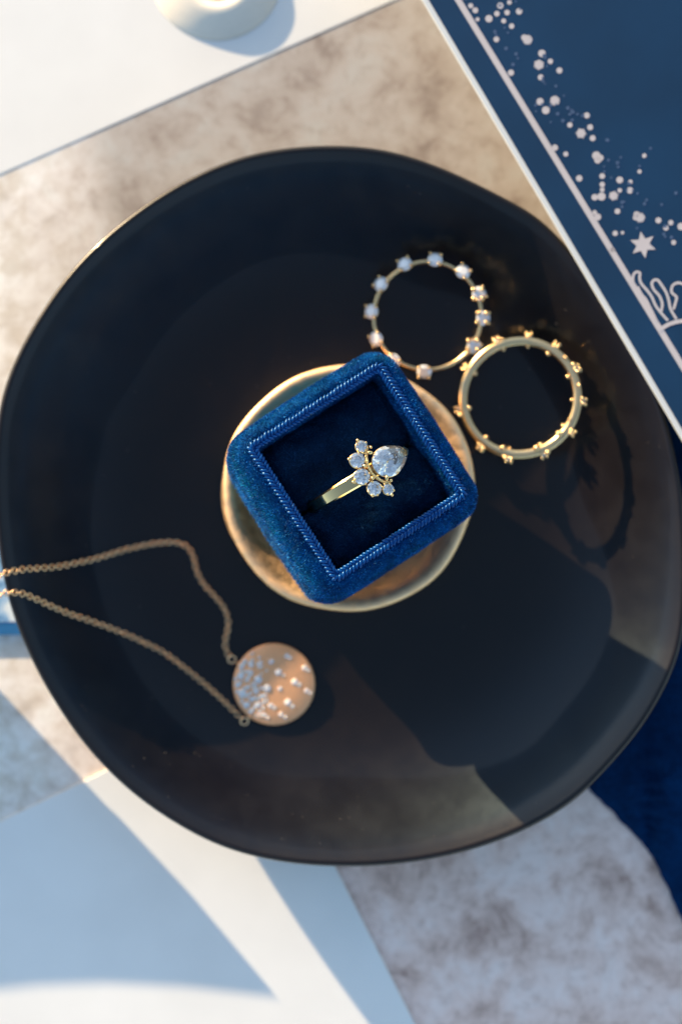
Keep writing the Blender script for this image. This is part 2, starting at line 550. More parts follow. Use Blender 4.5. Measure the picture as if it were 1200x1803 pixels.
for i, (z, a, r) in enumerate(bprof):
    # lower body a little wider to the left and bottom
    L = side_pts(a, r)
    lp = []
    for p in L:
        d = p.normalized()
        # sides bulge softly, small dents in the pile
        m = max(abs(p.x), abs(p.y))
        e = min(abs(p.x), abs(p.y)) / max(m, 1e-6)
        bul = 0.05 * (1 - e * e) if i < 11 else 0.0
        nz = 0.020 * noise.noise(Vector((p.x * 2.2, p.y * 2.2, z * 2.0))) + 0.010 * noise.noise(Vector((p.x * 6, p.y * 6, z * 5)))
        lean = Vector((-0.20, -0.18)) * (1 - z / 3.5) 
        pp = p * (1 + (bul + nz) / m) + lean
        lp.append(Vector((pp.x, pp.y, z + (nz * 1.2 if 8 < i < 13 else 0))))
    loops.append(lp)
m = len(loops[0])
for lp in loops: vs += lp
for i in range(len(loops) - 1):
    for k in range(m):
        l = (k + 1) % m
        fs.append((i * m + k, i * m + l, (i + 1) * m + l, (i + 1) * m + k))
fs.append(tuple(range(m - 1, -1, -1)))
body = link('velvet_body', mesh('velvet_body', vs, fs), M['velvet'], box)
sub = body.modifiers.new('s', 'SUBSURF'); sub.levels = 1; sub.render_levels = 1
bvs = np.array([tuple(v) for v in vs]); bfs = fs[:-1]
# inner base under the cushions
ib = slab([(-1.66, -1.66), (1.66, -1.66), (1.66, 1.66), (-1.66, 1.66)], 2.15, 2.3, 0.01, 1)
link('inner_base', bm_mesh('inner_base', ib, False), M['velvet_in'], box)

def pile(name, vs, quads, count, length, width, mat, parent, lean=(0, 0), seed=1, zmin=-1e9, jitter=0.6):
    """short velvet fibres, one thin triangle each"""
    rng = np.random.default_rng(seed)
    V = np.asarray(vs, float)
    tri = []
    for f in quads:
        tri.append((f[0], f[1], f[2]))
        if len(f) == 4: tri.append((f[0], f[2], f[3]))
    T = np.array(tri)
    a, b, c = V[T[:, 0]], V[T[:, 1]], V[T[:, 2]]
    ok = (a[:, 2] + b[:, 2] + c[:, 2]) / 3 > zmin
    a, b, c = a[ok], b[ok], c[ok]
    nr = np.cross(b - a, c - a)
    ar = np.linalg.norm(nr, axis=1)
    good = ar > 1e-9
    a, b, c, nr, ar = a[good], b[good], c[good], nr[good], ar[good]
    nr = nr / ar[:, None]
    idx = rng.choice(len(ar), count, p=ar / ar.sum())
    u = rng.random(count); v = rng.random(count)
    fl = u + v > 1; u[fl] = 1 - u[fl]; v[fl] = 1 - v[fl]
    p = a[idx] + (b[idx] - a[idx]) * u[:, None] + (c[idx] - a[idx]) * v[:, None]
    n = nr[idx]
    # slow direction field plus jitter
    fx = np.sin(p[:, 0] * 3.1 + p[:, 1] * 1.7) + np.sin(p[:, 1] * 5.3 - p[:, 0] * 2.2 + p[:, 2])
    fy = np.cos(p[:, 0] * 2.3 - p[:, 1] * 2.9) + np.sin(p[:, 0] * 4.7 + p[:, 2] * 2)
    d = n + np.stack([lean[0] + 0.25 * fx, lean[1] + 0.25 * fy, 0 * fx], 1) + rng.normal(0, jitter * 0.5, (count, 3))
    d /= np.linalg.norm(d, axis=1)[:, None]
    s = np.cross(d, rng.normal(0, 1, (count, 3))); s /= np.linalg.norm(s, axis=1)[:, None]
    L = length * (0.6 + 0.8 * rng.random(count))[:, None]
    base = p - n * 0.006
    out = np.empty((count * 3, 3))
    out[0::3] = base - s * width / 2; out[1::3] = base + s * width / 2; out[2::3] = base + d * L
    me = bpy.data.meshes.new(name)
    me.vertices.add(count * 3); me.vertices.foreach_set('co', out.ravel())
    me.loops.add(count * 3); me.loops.foreach_set('vertex_index', np.arange(count * 3, dtype=np.int32))
    me.polygons.add(count); me.polygons.foreach_set('loop_start', np.arange(0, count * 3, 3, dtype=np.int32))
    try: me.polygons.foreach_set('loop_total', np.full(count, 3, dtype=np.int32))
    except Exception: pass
    me.update(calc_edges=True)
    o = link(name, me, mat, parent)
    o['kind'] = 'stuff'
    return o
pile('velvet_pile', bvs, bfs, 230000, 0.060, 0.0085, M['fibre'], body, (0.15, 0.25), 3, 0.8, 0.9)

# cushions, one each side of the ring slot
def cushion(v0, v1, seed):
    nu, nv = 64, 34
    L = 3.30
    vs = []
    for j in range(nv + 1):
        for i in range(nu + 1):
            a = i / nu * 2 - 1; b = j / nv * 2 - 1
            x = a * L / 2; y = v0 + (v1 - v0) * (b + 1) / 2
            ea = max(0, 1 - abs(a) ** 14) ** 0.5
            eb = max(0, 1 - abs(b) ** 3.5) ** 0.5
            z = 2.35 + 0.70 * ea * eb + 0.05 * math.cos(a * 1.4) * eb
            z += 0.035 * noise.noise(Vector((x * 1.1 + seed, y * 1.3, 0))) + 0.012 * noise.noise(Vector((x * 5, y * 5, seed)))
            vs.append((x, y, z))
    fs = [(j * (nu + 1) + i, j * (nu + 1) + i + 1, (j + 1) * (nu + 1) + i + 1, (j + 1) * (nu + 1) + i) for j in range(nv) for i in range(nu)]
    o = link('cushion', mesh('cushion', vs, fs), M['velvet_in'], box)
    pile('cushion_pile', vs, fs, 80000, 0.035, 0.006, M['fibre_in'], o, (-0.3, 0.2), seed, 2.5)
    return o
SLOT = -0.13
cushion(-1.65, SLOT - 0.03, 5)
cushion(SLOT + 0.03, 1.65, 9)

# braided cord: a core tube and two rows of stitches
pp = dens(rsq(1.735, 1.735, 0.10, 5), 0.05)
cp = [Vector((p.x, p.y, 3.38)) for p in pp]
cvs, cfs = tube(cp, 0.085, 10, True)
piping = link('piping', mesh('piping', cvs, cfs), M['cord'], box)
def stitch_mesh(name, lx, ly, lz):
    bm = bmesh.new()
    bmesh.ops.create_icosphere(bm, subdivisions=1, radius=1)
    for v in bm.verts: v.co = Vector((v.co.x * lx, v.co.y * ly, v.co.z * lz))
    me = bm_mesh(name, bm, True)
    me.materials.append(M['cord'])
    return me
st_a = stitch_mesh('stitch', 0.128, 0.048, 0.075)
st_b = stitch_mesh('stitch_inner', 0.112, 0.046, 0.07)
def along(half, n, seedoff=0):
    loop = dens(rsq(half, half, 0.12, 5), 0.01)
    Lp = [Vector(p) for p in loop]
    seg = [(Lp[(i + 1) % len(Lp)] - Lp[i]).length for i in range(len(Lp))]
    tot = sum(seg); out = []
    acc = 0; k = 0
    for i in range(len(Lp)):
        while k < n and k * tot / n <= acc + seg[i] + 1e-9:
            t = (k * tot / n - acc) / max(seg[i], 1e-9)
            p = Lp[i].lerp(Lp[(i + 1) % len(Lp)], t)
            d = (Lp[(i + 1) % len(Lp)] - Lp[i]).normalized()
            out.append((p, d)); k += 1
        acc += seg[i]
    return out
random.seed(7)
for (half, n, me_, z, tw) in ((1.80, 150, st_a, 3.455, 46), (1.695, 150, st_b, 3.44, -40)):
    for p, d in along(half, n):
        o = bpy.data.objects.new('stitch', me_)
        an = math.atan2(d.y, d.x) + R(tw + random.uniform(-7, 7))
        o.rotation_euler = (random.uniform(-.15, .15), random.uniform(-.2, .2), an)
        o.location = (p.x, p.y, z + random.uniform(-.006, .006))
        s_ = random.uniform(.92, 1.08); o.scale = (s_, s_, s_)
        o.parent = piping
        COL.objects.link(o)

# ---------------------------------------------------------------- gems
def outline_round(t): return 1.0
def gem_mesh(name, fr, n=8, depth=0.80, crown=0.30, table=0.56):
    bm = bmesh.new()
    def ring(m, k, z, off=0.0):
        for i in range(m):
            t = 2 * PI * (i + off) / m
            r = fr(t) * k
            bm.verts.new((r * math.cos(t), r * math.sin(t), z))
    ring(n, table, crown)
    ring(n, 0.80, crown * 0.60, 0.5)
    ring(2 * n, 1.0, 0.02)
    ring(2 * n, 1.0, -0.02)
    rj = random.Random(n * 7)
    for i in range(n):
        t = 2 * PI * (i + 0.5) / n
        rr_ = fr(t) * (0.56 + rj.uniform(-.05, .05))
        bm.verts.new((rr_ * math.cos(t), rr_ * math.sin(t), -depth * (0.50 + rj.uniform(-.03, .03))))
    bm.verts.new((0, 0, -depth))
    r = bmesh.ops.convex_hull(bm, input=bm.verts)
    bad = [e for e in r['geom_interior'] if isinstance(e, bmesh.types.BMVert)]
    if bad: bmesh.ops.delete(bm, geom=bad, context='VERTS')
    me = bm_mesh(name, bm, False)
    me.materials.append(M['melee' if name == 'small_stone' else 'gem'])
    return me
def pear(t):
    # round at -x, pointed at +x ; half length ~1.15, half width .88
    c = math.cos(t)
    s = math.sin(t)
    k = 0.88 + 0.36 * max(0, c) ** 6.0 + 0.06 * max(0, -c) ** 2
    return k
gem_round = gem_mesh('stone', outline_round, 8, 0.86)
gem_pear = gem_mesh('pear_stone', pear, 10, 0.82, 0.28, 0.48)
gem_small = gem_mesh('small_stone', outline_round, 8, 0.8, 0.3, 0.55)

def ball_mesh(name, mat, sub=2, flat=0.8):
    bm = bmesh.new()
    bmesh.ops.create_icosphere(bm, subdivisions=sub, radius=1)
    for v in bm.verts: v.co.z *= flat
    me = bm_mesh(name, bm); me.materials.append(mat)
    return me
bead = ball_mesh('prong', M['gold'])

def inst(name, me_, parent, loc, scale=1.0, rot=(0, 0, 0)):
    o = bpy.data.objects.new(name, me_)
    o.location = loc
    o.scale = (scale,) * 3 if isinstance(scale, (int, float)) else scale
    o.rotation_euler = rot
    o.parent = parent
    COL.objects.link(o)
    return o

# ---------------------------------------------------------------- diamond ring in the box
# head frame: x along the ring plane (upper right in the picture), z out of the head
AX = R(31.0)
HEADZ = 5.98
hc = P(683, 812, HEADZ)
ring = empty('diamond_ring')
tag(ring, 'gold ring with a pear diamond and five small round diamonds in the blue box slot', 'ring')
ux = Vector((math.cos(AX), math.sin(AX), 0)); vy = Vector((-math.sin(AX), math.cos(AX), 0)); uz = Vector((0, 0, 1))
TH = R(17)
hx = ux * math.cos(TH) - uz * math.sin(TH); hz = ux * math.sin(TH) + uz * math.cos(TH)
ring.rotation_euler = Matrix((hx, vy, hz)).transposed().to_euler()
ring.location = hc
def hp(cx, cy, z=0.0):
    """close-up pixels of the head, origin at the pear"""
    dx, dy = (cx - 765) / 712.0, -(cy - 565) / 712.0
    c, s = math.cos(-AX), math.sin(-AX)
    return Vector(((dx * c - dy * s) / math.cos(TH), dx * s + dy * c, z))
inst('pear_stone', gem_pear, ring, (0, 0, 0), 0.40)
smalls = [(345, 325, .138), (275, 550, .178), (350, 812, .188), (550, 1000, .168), (775, 1012, .128)]
def cup_mesh(name, r):
    # little basket of an upper wire, a lower wire and struts
    vs, fs = [], []
    def add(v, f):
        o_ = len(vs); vs.extend(v); fs.extend([tuple(i + o_ for i in g) for g in f])
    for rr, z, w_ in ((r * 0.93, -0.055, 0.022), (r * 0.62, -0.19, 0.022)):
        add(*tube([Vector((rr * math.cos(t), rr * math.sin(t), z)) for t in [2 * PI * k / 20 for k in range(20)]], w_, 6, True))
    for k in range(4):
        t = PI / 4 + PI / 2 * k
        add(*tube([Vector((r * 1.0 * math.cos(t), r * 1.0 * math.sin(t), 0.03)), Vector((r * 0.6 * math.cos(t), r * 0.6 * math.sin(t), -0.2))], 0.026, 6))
    return mesh(name, vs, fs)
cup = cup_mesh('basket', 1.0)
for (cx, cy, r) in smalls:
    p = hp(cx, cy, -0.03)
    inst('round_stone', gem_round, ring, p, r)
    cm = cup_mesh('basket', r); cm.materials.append(M['gold'])
    inst('basket', cm, ring, p, 1.0, (0, 0, random.uniform(0, 1)))
# pear basket and the fancy gallery between
pts = [Vector((pear(t) * .385 * math.cos(t), pear(t) * .385 * math.sin(t), -0.06)) for t in [2 * PI * k / 40 for k in range(40)]]
v1_, f1_ = tube(pts, 0.028, 6, True)
pts2 = [Vector((p.x * .6, p.y * .6, -0.27)) for p in pts]
v2_, f2_ = tube(pts2, 0.03, 6, True)
f2_ = [tuple(i + len(v1_) for i in g) for g in f2_]
link('pear_basket', mesh('pear_basket', v1_ + v2_, f1_ + f2_), M['gold'], ring)
gal = catmull([hp(430, 330, -.04), hp(420, 430, -.03), hp(425, 530, -.03), hp(440, 620, -.03), hp(480, 710, -.03), hp(540, 790, -.03), hp(620, 850, -.03), hp(700, 890, -.04), hp(780, 900, -.04)], 5)
for i, g in enumerate(gal[::2]):
    inst('milgrain_bead', bead, ring, g + Vector((random.uniform(-.008, .008), random.uniform(-.008, .008), 0)), 0.038)
gv, gf = tube([g + Vector((0, 0, -0.03)) for g in gal], 0.04, 8)
link('gallery_wire', mesh('gallery_wire', gv, gf), M['gold'], ring)
for (cx, cy, r) in ((268, 235, .036), (480, 345, .036), (355, 440, .030), (130, 540, .038), (385, 645, .042), (205, 905, .040), (510, 842, .044), (700, 935, .028),
                    (440, 1060, .03), (505, 1122, .040), (820, 1112, .038), (805, 878, .038), (252, 290, .022), (665, 985, .02)):
    inst('prong', bead, ring, hp(cx, cy, 0.03), r)
# three prongs of the pear: two claws and a V at the tip
for (cx, cy, a) in ((735, 840, 60), (468, 432, 150)):
    inst('claw', bead, ring, hp(cx, cy, 0.03), (.07, .045, .05), (0, 0, R(a)))
bmv = bmesh.new()
for s in (1, -1):
    prof = [Vector((0.52, 0, 0.05)), Vector((0.455, s * 0.11, 0.05)), Vector((0.41, s * 0.095, 0.10)), Vector((0.455, 0, 0.11))]
    lo = [Vector((p.x * 0.96, p.y * 0.96, -0.12)) for p in prof]
    a_ = [bmv.verts.new(p) for p in prof]; b_ = [bmv.verts.new(p) for p in lo]
    bmv.faces.new(a_); bmv.faces.new(b_[::-1])
    for i in range(4):
        j = (i + 1) % 4
        bmv.faces.new((a_[i], b_[i], b_[j], a_[j]))
bmesh.ops.remove_doubles(bmv, verts=bmv.verts, dist=0.001)
tip = link('tip_prong', bm_mesh('tip_prong', bmv, False), M['gold'], ring)
tip.location = (0.02, 0, 0.0)
# shank: flat band with bevelled edges, in the x-z plane
RS = 1.26
ang0 = math.asin(0.52)
cx_, cz_ = -0.88, -1.22
def shank():
    vs, fs = [], []
    n = 260
    sec = None
    for i in range(n + 1):
        t = R(64) + R(400 - 64 - 20) * i / n       # runs from near the head round the left side and under
        wd = 0.175 - 0.045 * min(1, i / 75)
        th = 0.055
        ro = RS; c = Vector((math.cos(t), 0, math.sin(t)))
        ctr = Vector((cx_, 0, cz_))
        for (y, r_) in ((-wd, ro - 0.03), (-wd + 0.035, ro), (wd - 0.035, ro), (wd, ro - 0.03), (wd, ro - 0.13), (-wd, ro - 0.13)):
            vs.append(ctr + c * r_ + Vector((0, y, 0)))
    for i in range(n):
        for k in range(6):
            l = (k + 1) % 6
            fs.append((i * 6 + k, i * 6 + l, (i + 1) * 6 + l, (i + 1) * 6 + k))
    fs.append((0, 1, 2, 3, 4, 5)); fs.append(tuple(n * 6 + k for k in (5, 4, 3, 2, 1, 0)))
    return mesh('shank', vs, fs, False)
sh = link('shank', shank(), M['gold'], ring)
# keep the shank upright in the slot while the head leans
sh.rotation_euler = (0, -TH, 0)
link_pts = [Vector((-0.55, 0, -0.25)), Vector((-0.3, 0, -0.33)), Vector((0.0, 0, -0.36)), Vector((0.3, 0, -0.42)), Vector((0.45, 0, -0.6))]
gv, gf = tube(catmull(link_pts, 5), 0.06, 8)
link('bridge', mesh('bridge', gv, gf), M['gold'], ring)

# ---------------------------------------------------------------- two eternity rings
def tg_(a): return Vector((-math.sin(a), math.cos(a), 0))
def eternity(name, centre, rad, nrm, stones, face, label, bw, bt, spin=0.0, gem_r=0.15):
    root = empty(name, centre)
    q = Vector((0, 0, 1)).rotation_difference(Vector(nrm).normalized())
    root.rotation_euler = (q.to_matrix()).to_euler()
    # band: rounded rectangle section
    vs, fs = [], []
    n = 96; sec = []
    for k in range(10):
        t = 2 * PI * k / 10
        sec.append((math.copysign(abs(math.cos(t)) ** .6, math.cos(t)) * bt / 2, math.copysign(abs(math.sin(t)) ** .6, math.sin(t)) * bw / 2))
    for i in range(n):
        a = 2 * PI * i / n
        for (dr, dz) in sec:
            vs.append(((rad + dr) * math.cos(a), (rad + dr) * math.sin(a), dz))
    for i in range(n):
        j = (i + 1) % n
        for k in range(10):
            l = (k + 1) % 10
            fs.append((i * 10 + k, i * 10 + l, j * 10 + l, j * 10 + k))
    link('band', mesh('band', vs, fs), M['ring_gold'], root)
    for a in stones:
        a = R(a)
        out = Vector((math.cos(a), math.sin(a), 0))
        up = (out * math.cos(face) + Vector((0, 0, 1)) * math.sin(face)).normalized()
        tg = Vector((-math.sin(a), math.cos(a), 0))
        m3 = Matrix((tg, up.cross(tg), up)).transposed()
        base = out * rad + up * ((bw if face > 0.5 else bt) / 2 + gem_r * 0.35)
        if face < 0.5: inst('gallery_bead', bead_r, root, out * (rad - bt * 0.6) + Vector((0, 0, -0.01)) + tg_(a) * random.uniform(-.08, .08), random.uniform(0.045, 0.08))
        if face < 0.5: inst('gallery_bead', bead_r, root, base + tg_(a) * random.uniform(-.16, .16) - out * 0.03 + Vector((0, 0, 0.06)), random.uniform(0.05, 0.085))
        gv_ = random.uniform(0.75, 1.25) if face < 0.5 else 1.0
        st = inst('stone', gem_small, root, base, gem_r * gv_, m3.to_euler())
        # four-prong setting
        sv, sf = [], []
        for k in range(4):
            t = PI / 4 + k * PI / 2
            d = tg * math.cos(t) + up.cross(tg) * math.sin(t)
            v_, f_ = tube([base + d * gem_r * 1.02 + up * 0.055, base + d * gem_r * 1.0 - up * 0.03, base + d * gem_r * 0.45 - up * gem_r * 0.9], 0.033, 6, rad=[0.036, 0.030, 0.03])
            sf += [tuple(i + len(sv) for i in g) for g in f_]; sv += v_
        v_, f_ = tube([base + (tg * math.cos(t) + up.cross(tg) * math.sin(t)) * gem_r * .8 - up * 0.06 for t in [2 * PI * k / 12 for k in range(12)]], 0.022, 5, True)
        sf += [tuple(i + len(sv) for i in g) for g in f_]; sv += v_
        link('setting', mesh('setting', sv, sf), M['ring_gold'], root)
        for k in range(4):
            t = PI / 4 + k * PI / 2
            d = tg * math.cos(t) + up.cross(tg) * math.sin(t)
            inst('prong', bead_r, root, base + d * gem_r * 1.02 + up * 0.06, 0.045)
    return root
bead_r = ball_mesh('prong_tip', M['ring_gold'], 1, 1.0)
def ang(px, py, cx, cy): return math.degrees(math.atan2(cy - py, px - cx))
Z1 = 1.52
st1 = [ang(x, y, 752, 556) for x, y in ((714, 468), (766, 458), (815, 480), (843, 519), (848, 561), (826, 605), (747, 651), (700, 625), (663, 596), (654, 548), (669, 499))]
c1 = P(752, 556, Z1)
r1 = eternity('eternity_ring', c1, 95 * (H - Z1) / F, (-0.12, -0.04, 1), st1, R(66), '', 0.12, 0.10, gem_r=0.185)
tag(r1, 'thin gold ring with round stones facing up, against the blue box corner', 'ring')
Z2 = 1.62
c2 = P(915, 700, Z2)
st2 = [-100, -68, -35, -5, 26, 55, 82, 112, 150, 190, 232]
r2 = eternity('eternity_ring', c2, 101 * (H - Z2) / F, (-0.20, 0.10, 1), st2, R(-5), '', 0.16, 0.23, gem_r=0.085)
tag(r2, 'gold ring seen edge on with studded sides, nearest to the navy card', 'ring')

for a in (-108, -72, -44, -26, 10, 40):
    rr2 = 101 * (H - Z2) / F + random.uniform(-.10, .13)
    inst('gallery_bead', bead_r, r2, (rr2 * math.cos(R(a)), rr2 * math.sin(R(a)), 0.10), random.uniform(0.05, 0.10))
R1 = 95 * (H - Z1) / F
for a in (22, -3, -33):
    for k in range(4):
        t = PI / 4 + k * PI / 2
        inst('prong', bead_r, r1, ((R1 + 0.02) * math.cos(R(a)) + 0.16 * math.cos(t), (R1 + 0.02) * math.sin(R(a)) + 0.16 * math.sin(t), 0.21), random.uniform(0.055, 0.075))

# ---------------------------------------------------------------- pendant necklace
neck = empty('necklace', P(482, 1205, 0.5))
tag(neck, 'rose gold disc pendant scattered with tiny diamonds on a fine chain over the plate rim', 'necklace')
DZ = 0.68
dc = P(482, 1205, DZ + 0.05)
dvec = dc - neck.location
vs, fs = lathe([(0, 0), (0.97, 0), (0.995, 0.012), (1.0, 0.03), (1.0, 0.05), (0.995, 0.068), (0.97, 0.08), (0.5, 0.082), (0, 0.082)], 72)
dr = 72 * (H - DZ) / F
vs = [(v[0] * dr, v[1] * dr, v[2]) for v in vs]
disc = link('disc', mesh('disc', vs, fs), M['disc'], neck)
disc.location = dvec + Vector((0, 0, -0.03))
disc.rotation_euler = (R(-4), R(1.5), 0)
def dp(cx, cy):
    px, py = 380 + cx / 5.4545, 1100 + cy / 5.4545
    p = P(px, py, DZ + 0.13) - P(482, 1205, DZ + 0.13)
    return p
far = [(530, 355, .050), (680, 300, .045), (600, 455, .062), (650, 487, .03), (850, 415, .05), (885, 440, .035), (755, 550, .060), (800, 578, .04), (615, 615, .042), (870, 635, .045), (905, 655, .035),
       (690, 745, .062), (735, 785, .038), (525, 775, .048), (560, 797, .036), (458, 865, .045), (495, 890, .036), (625, 860, .045), (665, 885, .036), (413, 377, .045), (712, 318, .036)]
near = [(275, 352, .042), (338, 385, .048), (245, 400, .046), (330, 460, .05), (240, 490, .065), (405, 525, .072), (210, 575, .052), (305, 600, .044), (490, 610, .07), (385, 635, .055), (255, 660, .078),
        (440, 690, .05), (345, 715, .052), (295, 770, .062), (400, 770, .060), (335, 830, .045), (190, 520, .035), (300, 530, .04), (350, 570, .035), (205, 640, .036), (325, 660, .038), (250, 740, .036),
        (440, 610, .034), (290, 450, .035), (385, 590, .032), (365, 800, .034), (300, 690, .032), (380, 700, .034), (240, 550, .03), (270, 610, .03)]
_rn = random.Random(5)
for i in range(34):
    a_ = R(_rn.uniform(120, 250)); q_ = _rn.uniform(0.35, 0.93)
    near.append((565 + 400 * q_ * math.cos(a_), 565 - 390 * q_ * math.sin(a_), _rn.uniform(.024, .038)))
for (cx, cy, r) in far + near:
    p = dp(cx, cy)
    if p.length > 0.95 * dr: continue
    p.z = 0.088
    o = inst('stone', gem_small, disc, p, r * 1.4, (random.uniform(-.1, .1), random.uniform(-.1, .1), random.uniform(0, 3)))
for (cx, cy, r) in far + near:
    p = dp(cx, cy)
    if p.length > 0.97 * dr: continue
    p.z = 0.092
    for k in range(2):
        a = -0.8 + PI * k + random.uniform(-.3, .3)
        inst('grain', bead_r, disc, p + Vector((math.cos(a), math.sin(a), 0)) * r * 1.15, 0.020)
# links
lk = bmesh.new()
tv, tf = tube([Vector((0.078 * math.cos(t), 0.070 * math.sin(t), 0)) for t in [2 * PI * k / 10 for k in range(10)]], 0.0185, 5, True)
link_me = mesh('link', tv, tf); link_me.materials.append(M['chain'])
lk.free()
def strand(pix, step=0.093):
    base = []
    for (px, py) in pix:
        z = 0.7
        for _ in range(5):
            p = P(px, py, z)
            a = math.atan2(p.y - PC.y, p.x - PC.x)
            r = math.hypot(p.x - PC.x, p.y - PC.y) / rim_r(a)
            if r >= 0.985: zz = RIMZ + rim_dz(a) + 0.06 - max(0, (r - 1.0)) * 3
            else: zz = plate_z(p.x, p.y) + 0.06
            z = zz
        base.append(Vector((px, py, z)))
    # the chain hangs free from the rim down to the floor
    sm = catmull(base, 10)
    k0 = max(range(len(sm)), key=lambda i: sm[i].z)
    return sm, k0
def put_strand(pix, xland):
    sm, k0 = strand(pix)
    zr = sm[k0].z; x0 = sm[k0].x
    pts = []
    for s in sm:
        z = s.z
        if x0 < s.x < xland:
            f = (s.x - x0) / (xland - x0)
            z = max(z, (zr - 0.56) * (1 - f) ** 1.5 + 0.56)
        pts.append(P(s.x, s.y, z))
    # walk at even steps
    out = []; acc = 0.0
    last = pts[0]; out.append(pts[0].copy())
    need = 0.104
    for p in pts[1:]:
        d = (p - last).length
        while d >= need:
            last = last.lerp(p, need / d); out.append(last.copy()); d = (p - last).length
    for i in range(len(out) - 1):
        d = (out[i + 1] - out[i]).normalized()
        s = d.cross(Vector((0, 0, 1))).normalized(); u = s.cross(d)
        roll = (PI / 2 * (i % 2)) + random.uniform(-.3, .3)
        y = s * math.cos(roll) + u * math.sin(roll)
        zz = d.cross(y)
        o = bpy.data.objects.new('link', link_me)
        o.rotation_euler = Matrix((d, y, zz)).transposed().to_euler()
        o.location = (out[i] + out[i + 1]) / 2 - neck.location
        o.parent = neck
        COL.objects.link(o)
put_strand([(-30, 1022), (0, 1012), (22, 1006), (45, 1002), (100, 998), (130, 992), (160, 986), (190, 977), (220, 968), (260, 959), (290, 955), (315, 956), (333, 966), (342, 985), (346, 1005), (358, 1028), (378, 1050), (394, 1070), (402, 1092), (400, 1112), (396, 1130), (399, 1148), (406, 1158)], 300)
put_strand([(-30, 1056), (0, 1047), (20, 1043), (40, 1045), (60, 1053), (90, 1067), (120, 1080), (150, 1090), (200, 1108), (245, 1127), (290, 1150), (320, 1172), (350, 1196), (385, 1226), (410, 1250), (424, 1264)], 300)
jr = mesh('jump_ring', *tube([Vector((0.10 * math.cos(t), 0.10 * math.sin(t), 0)) for t in [2 * PI * k / 20 for k in range(20)]], 0.028, 8, True))
jr.materials.append(M['chain'])
for (px, py) in ((408, 1161), (430, 1270)):
    inst('jump_ring', jr, neck, P(px, py, plate_z(P(px, py, .65).x, P(px, py, .65).y) + 0.09) - neck.location, 1.0, (0.3, 0.2, 0))
for (px, py) in ((419, 1168), (440, 1264)):
    inst('loop', jr, neck, P(px, py, plate_z(P(px, py, .65).x, P(px, py, .65).y) + 0.10) - neck.location, 0.55, (1.2, 0.2, 0.5))

# ---------------------------------------------------------------- white cards
# top left card
e0 = P(0, 305, 0.1); e1 = P(690, 0, 0.1)
d = (e1 - e0).normalized(); nn = Vector((-d.y, d.x, 0))
a_ = e0 - d * 9; b_ = e0 + d * 17.2
cs = [a_, b_, b_ + nn * 13, a_ + nn * 13]
o = link('paper_card', bm_mesh('paper_card', slab([(c.x, c.y) for c in cs], 0.004, 0.014, 0.003, 1), False), M['white'])
tag(o, 'plain white card in full sun at the top left, under the cream dish', 'card')
# bottom left card
c0 = P(168, 1366, 0.06)
d = (P(730, 1803, 0.06) - P(592, 1530, 0.06)).normalized()
pd = Vector((-d.y, d.x, 0))
side = P(592, 1530, 0.06)
t = (side - c0).dot(-pd)
cs_ = []
wid = abs((side - c0).dot(pd))
sgn = 1 if (side - c0).dot(pd) > 0 else -1
le = (P(0, 1447, 0.06) - c0).normalized()
A_ = c0 + le * 0; 
R0 = c0 + pd * sgn * wid
B0 = c0 + le * 14
cs = [c0, R0 + (-le) * 0, R0 + d * 14, c0 + d * 14 + le * 14, B0]
# drop winding problems: polygon order corner, right corner, far right, far left, left corner
o = link('paper_card', bm_mesh('paper_card', slab([(c.x, c.y) for c in cs], 0.004, 0.07, 0.01, 1), False), M['white2'])
tag(o, 'plain white card crossed by blue shadows, half under the plate at the bottom left', 'card')

# ---------------------------------------------------------------- cream dish on the card
vs, fs = lathe([(0, 0.08), (0.5, 0.08), (0.68, 0.11), (0.78, 0.22), (0.86, 0.27), (0.95, 0.28), (1.08, 0.255), (1.25, 0.20), (1.45, 0.125), (1.6, 0.06), (1.68, 0.015), (1.69, 0.0), (0, 0.0)], 96)
dish = empty('trinket_dish', P(381, -44, 0.014) + Vector((0, 0, 0.003)))
link('dish_body', mesh('dish_body', vs, fs), M['porcelain'], dish)
vs, fs = lathe([(0, 0.25), (0.3, 0.25), (0.5, 0.22), (0.62, 0.15), (0.64, 0.08)], 48)
link('orange_centre', mesh('orange_centre', vs, fs), M['orange'], dish)
tag(dish, 'shallow round cream dish on the white card at the top edge', 'dish')

# ---------------------------------------------------------------- navy printed card (upper right)
NZ = 2.62
nav = empty('invitation_card', P(1100, 200, NZ - 0.2))
tag(nav, 'navy card printed with pale stars and a sun, resting on the plate rim', 'card')
e0 = P(743, 0, NZ); e1 = P(1200, 775, NZ)
d = (e1 - e0).normalized(); nn = Vector((-d.y, d.x, 0))
if nn.x < 0: nn = -nn
def quad(off0, off1, lo, hi):
    a = e0 + d * lo + nn * off0; b = e0 + d * hi + nn * off0
    c = e0 + d * hi + nn * off1; e = e0 + d * lo + nn * off1
    return [(p.x - nav.location.x, p.y - nav.location.y) for p in (a, b, c, e)]
nl = nav.location.z
link('white_board', bm_mesh('white_board', slab(quad(0, 14.5, -6, 15.2), NZ - 0.12 - nl, NZ - nl, 0.012, 1), False), M['edge'], nav)
link('navy_face', bm_mesh('navy_face', slab(quad(0.13, 14.4, -5.9, 15.0), NZ - nl, NZ + 0.02 - nl, 0.004, 1), False), M['navy'], nav)
TOPN = NZ + 0.02 + 0.004
def NP_(px, py, dz=0.0):
    p = P(px, py, TOPN + dz) - nav.location
    return p
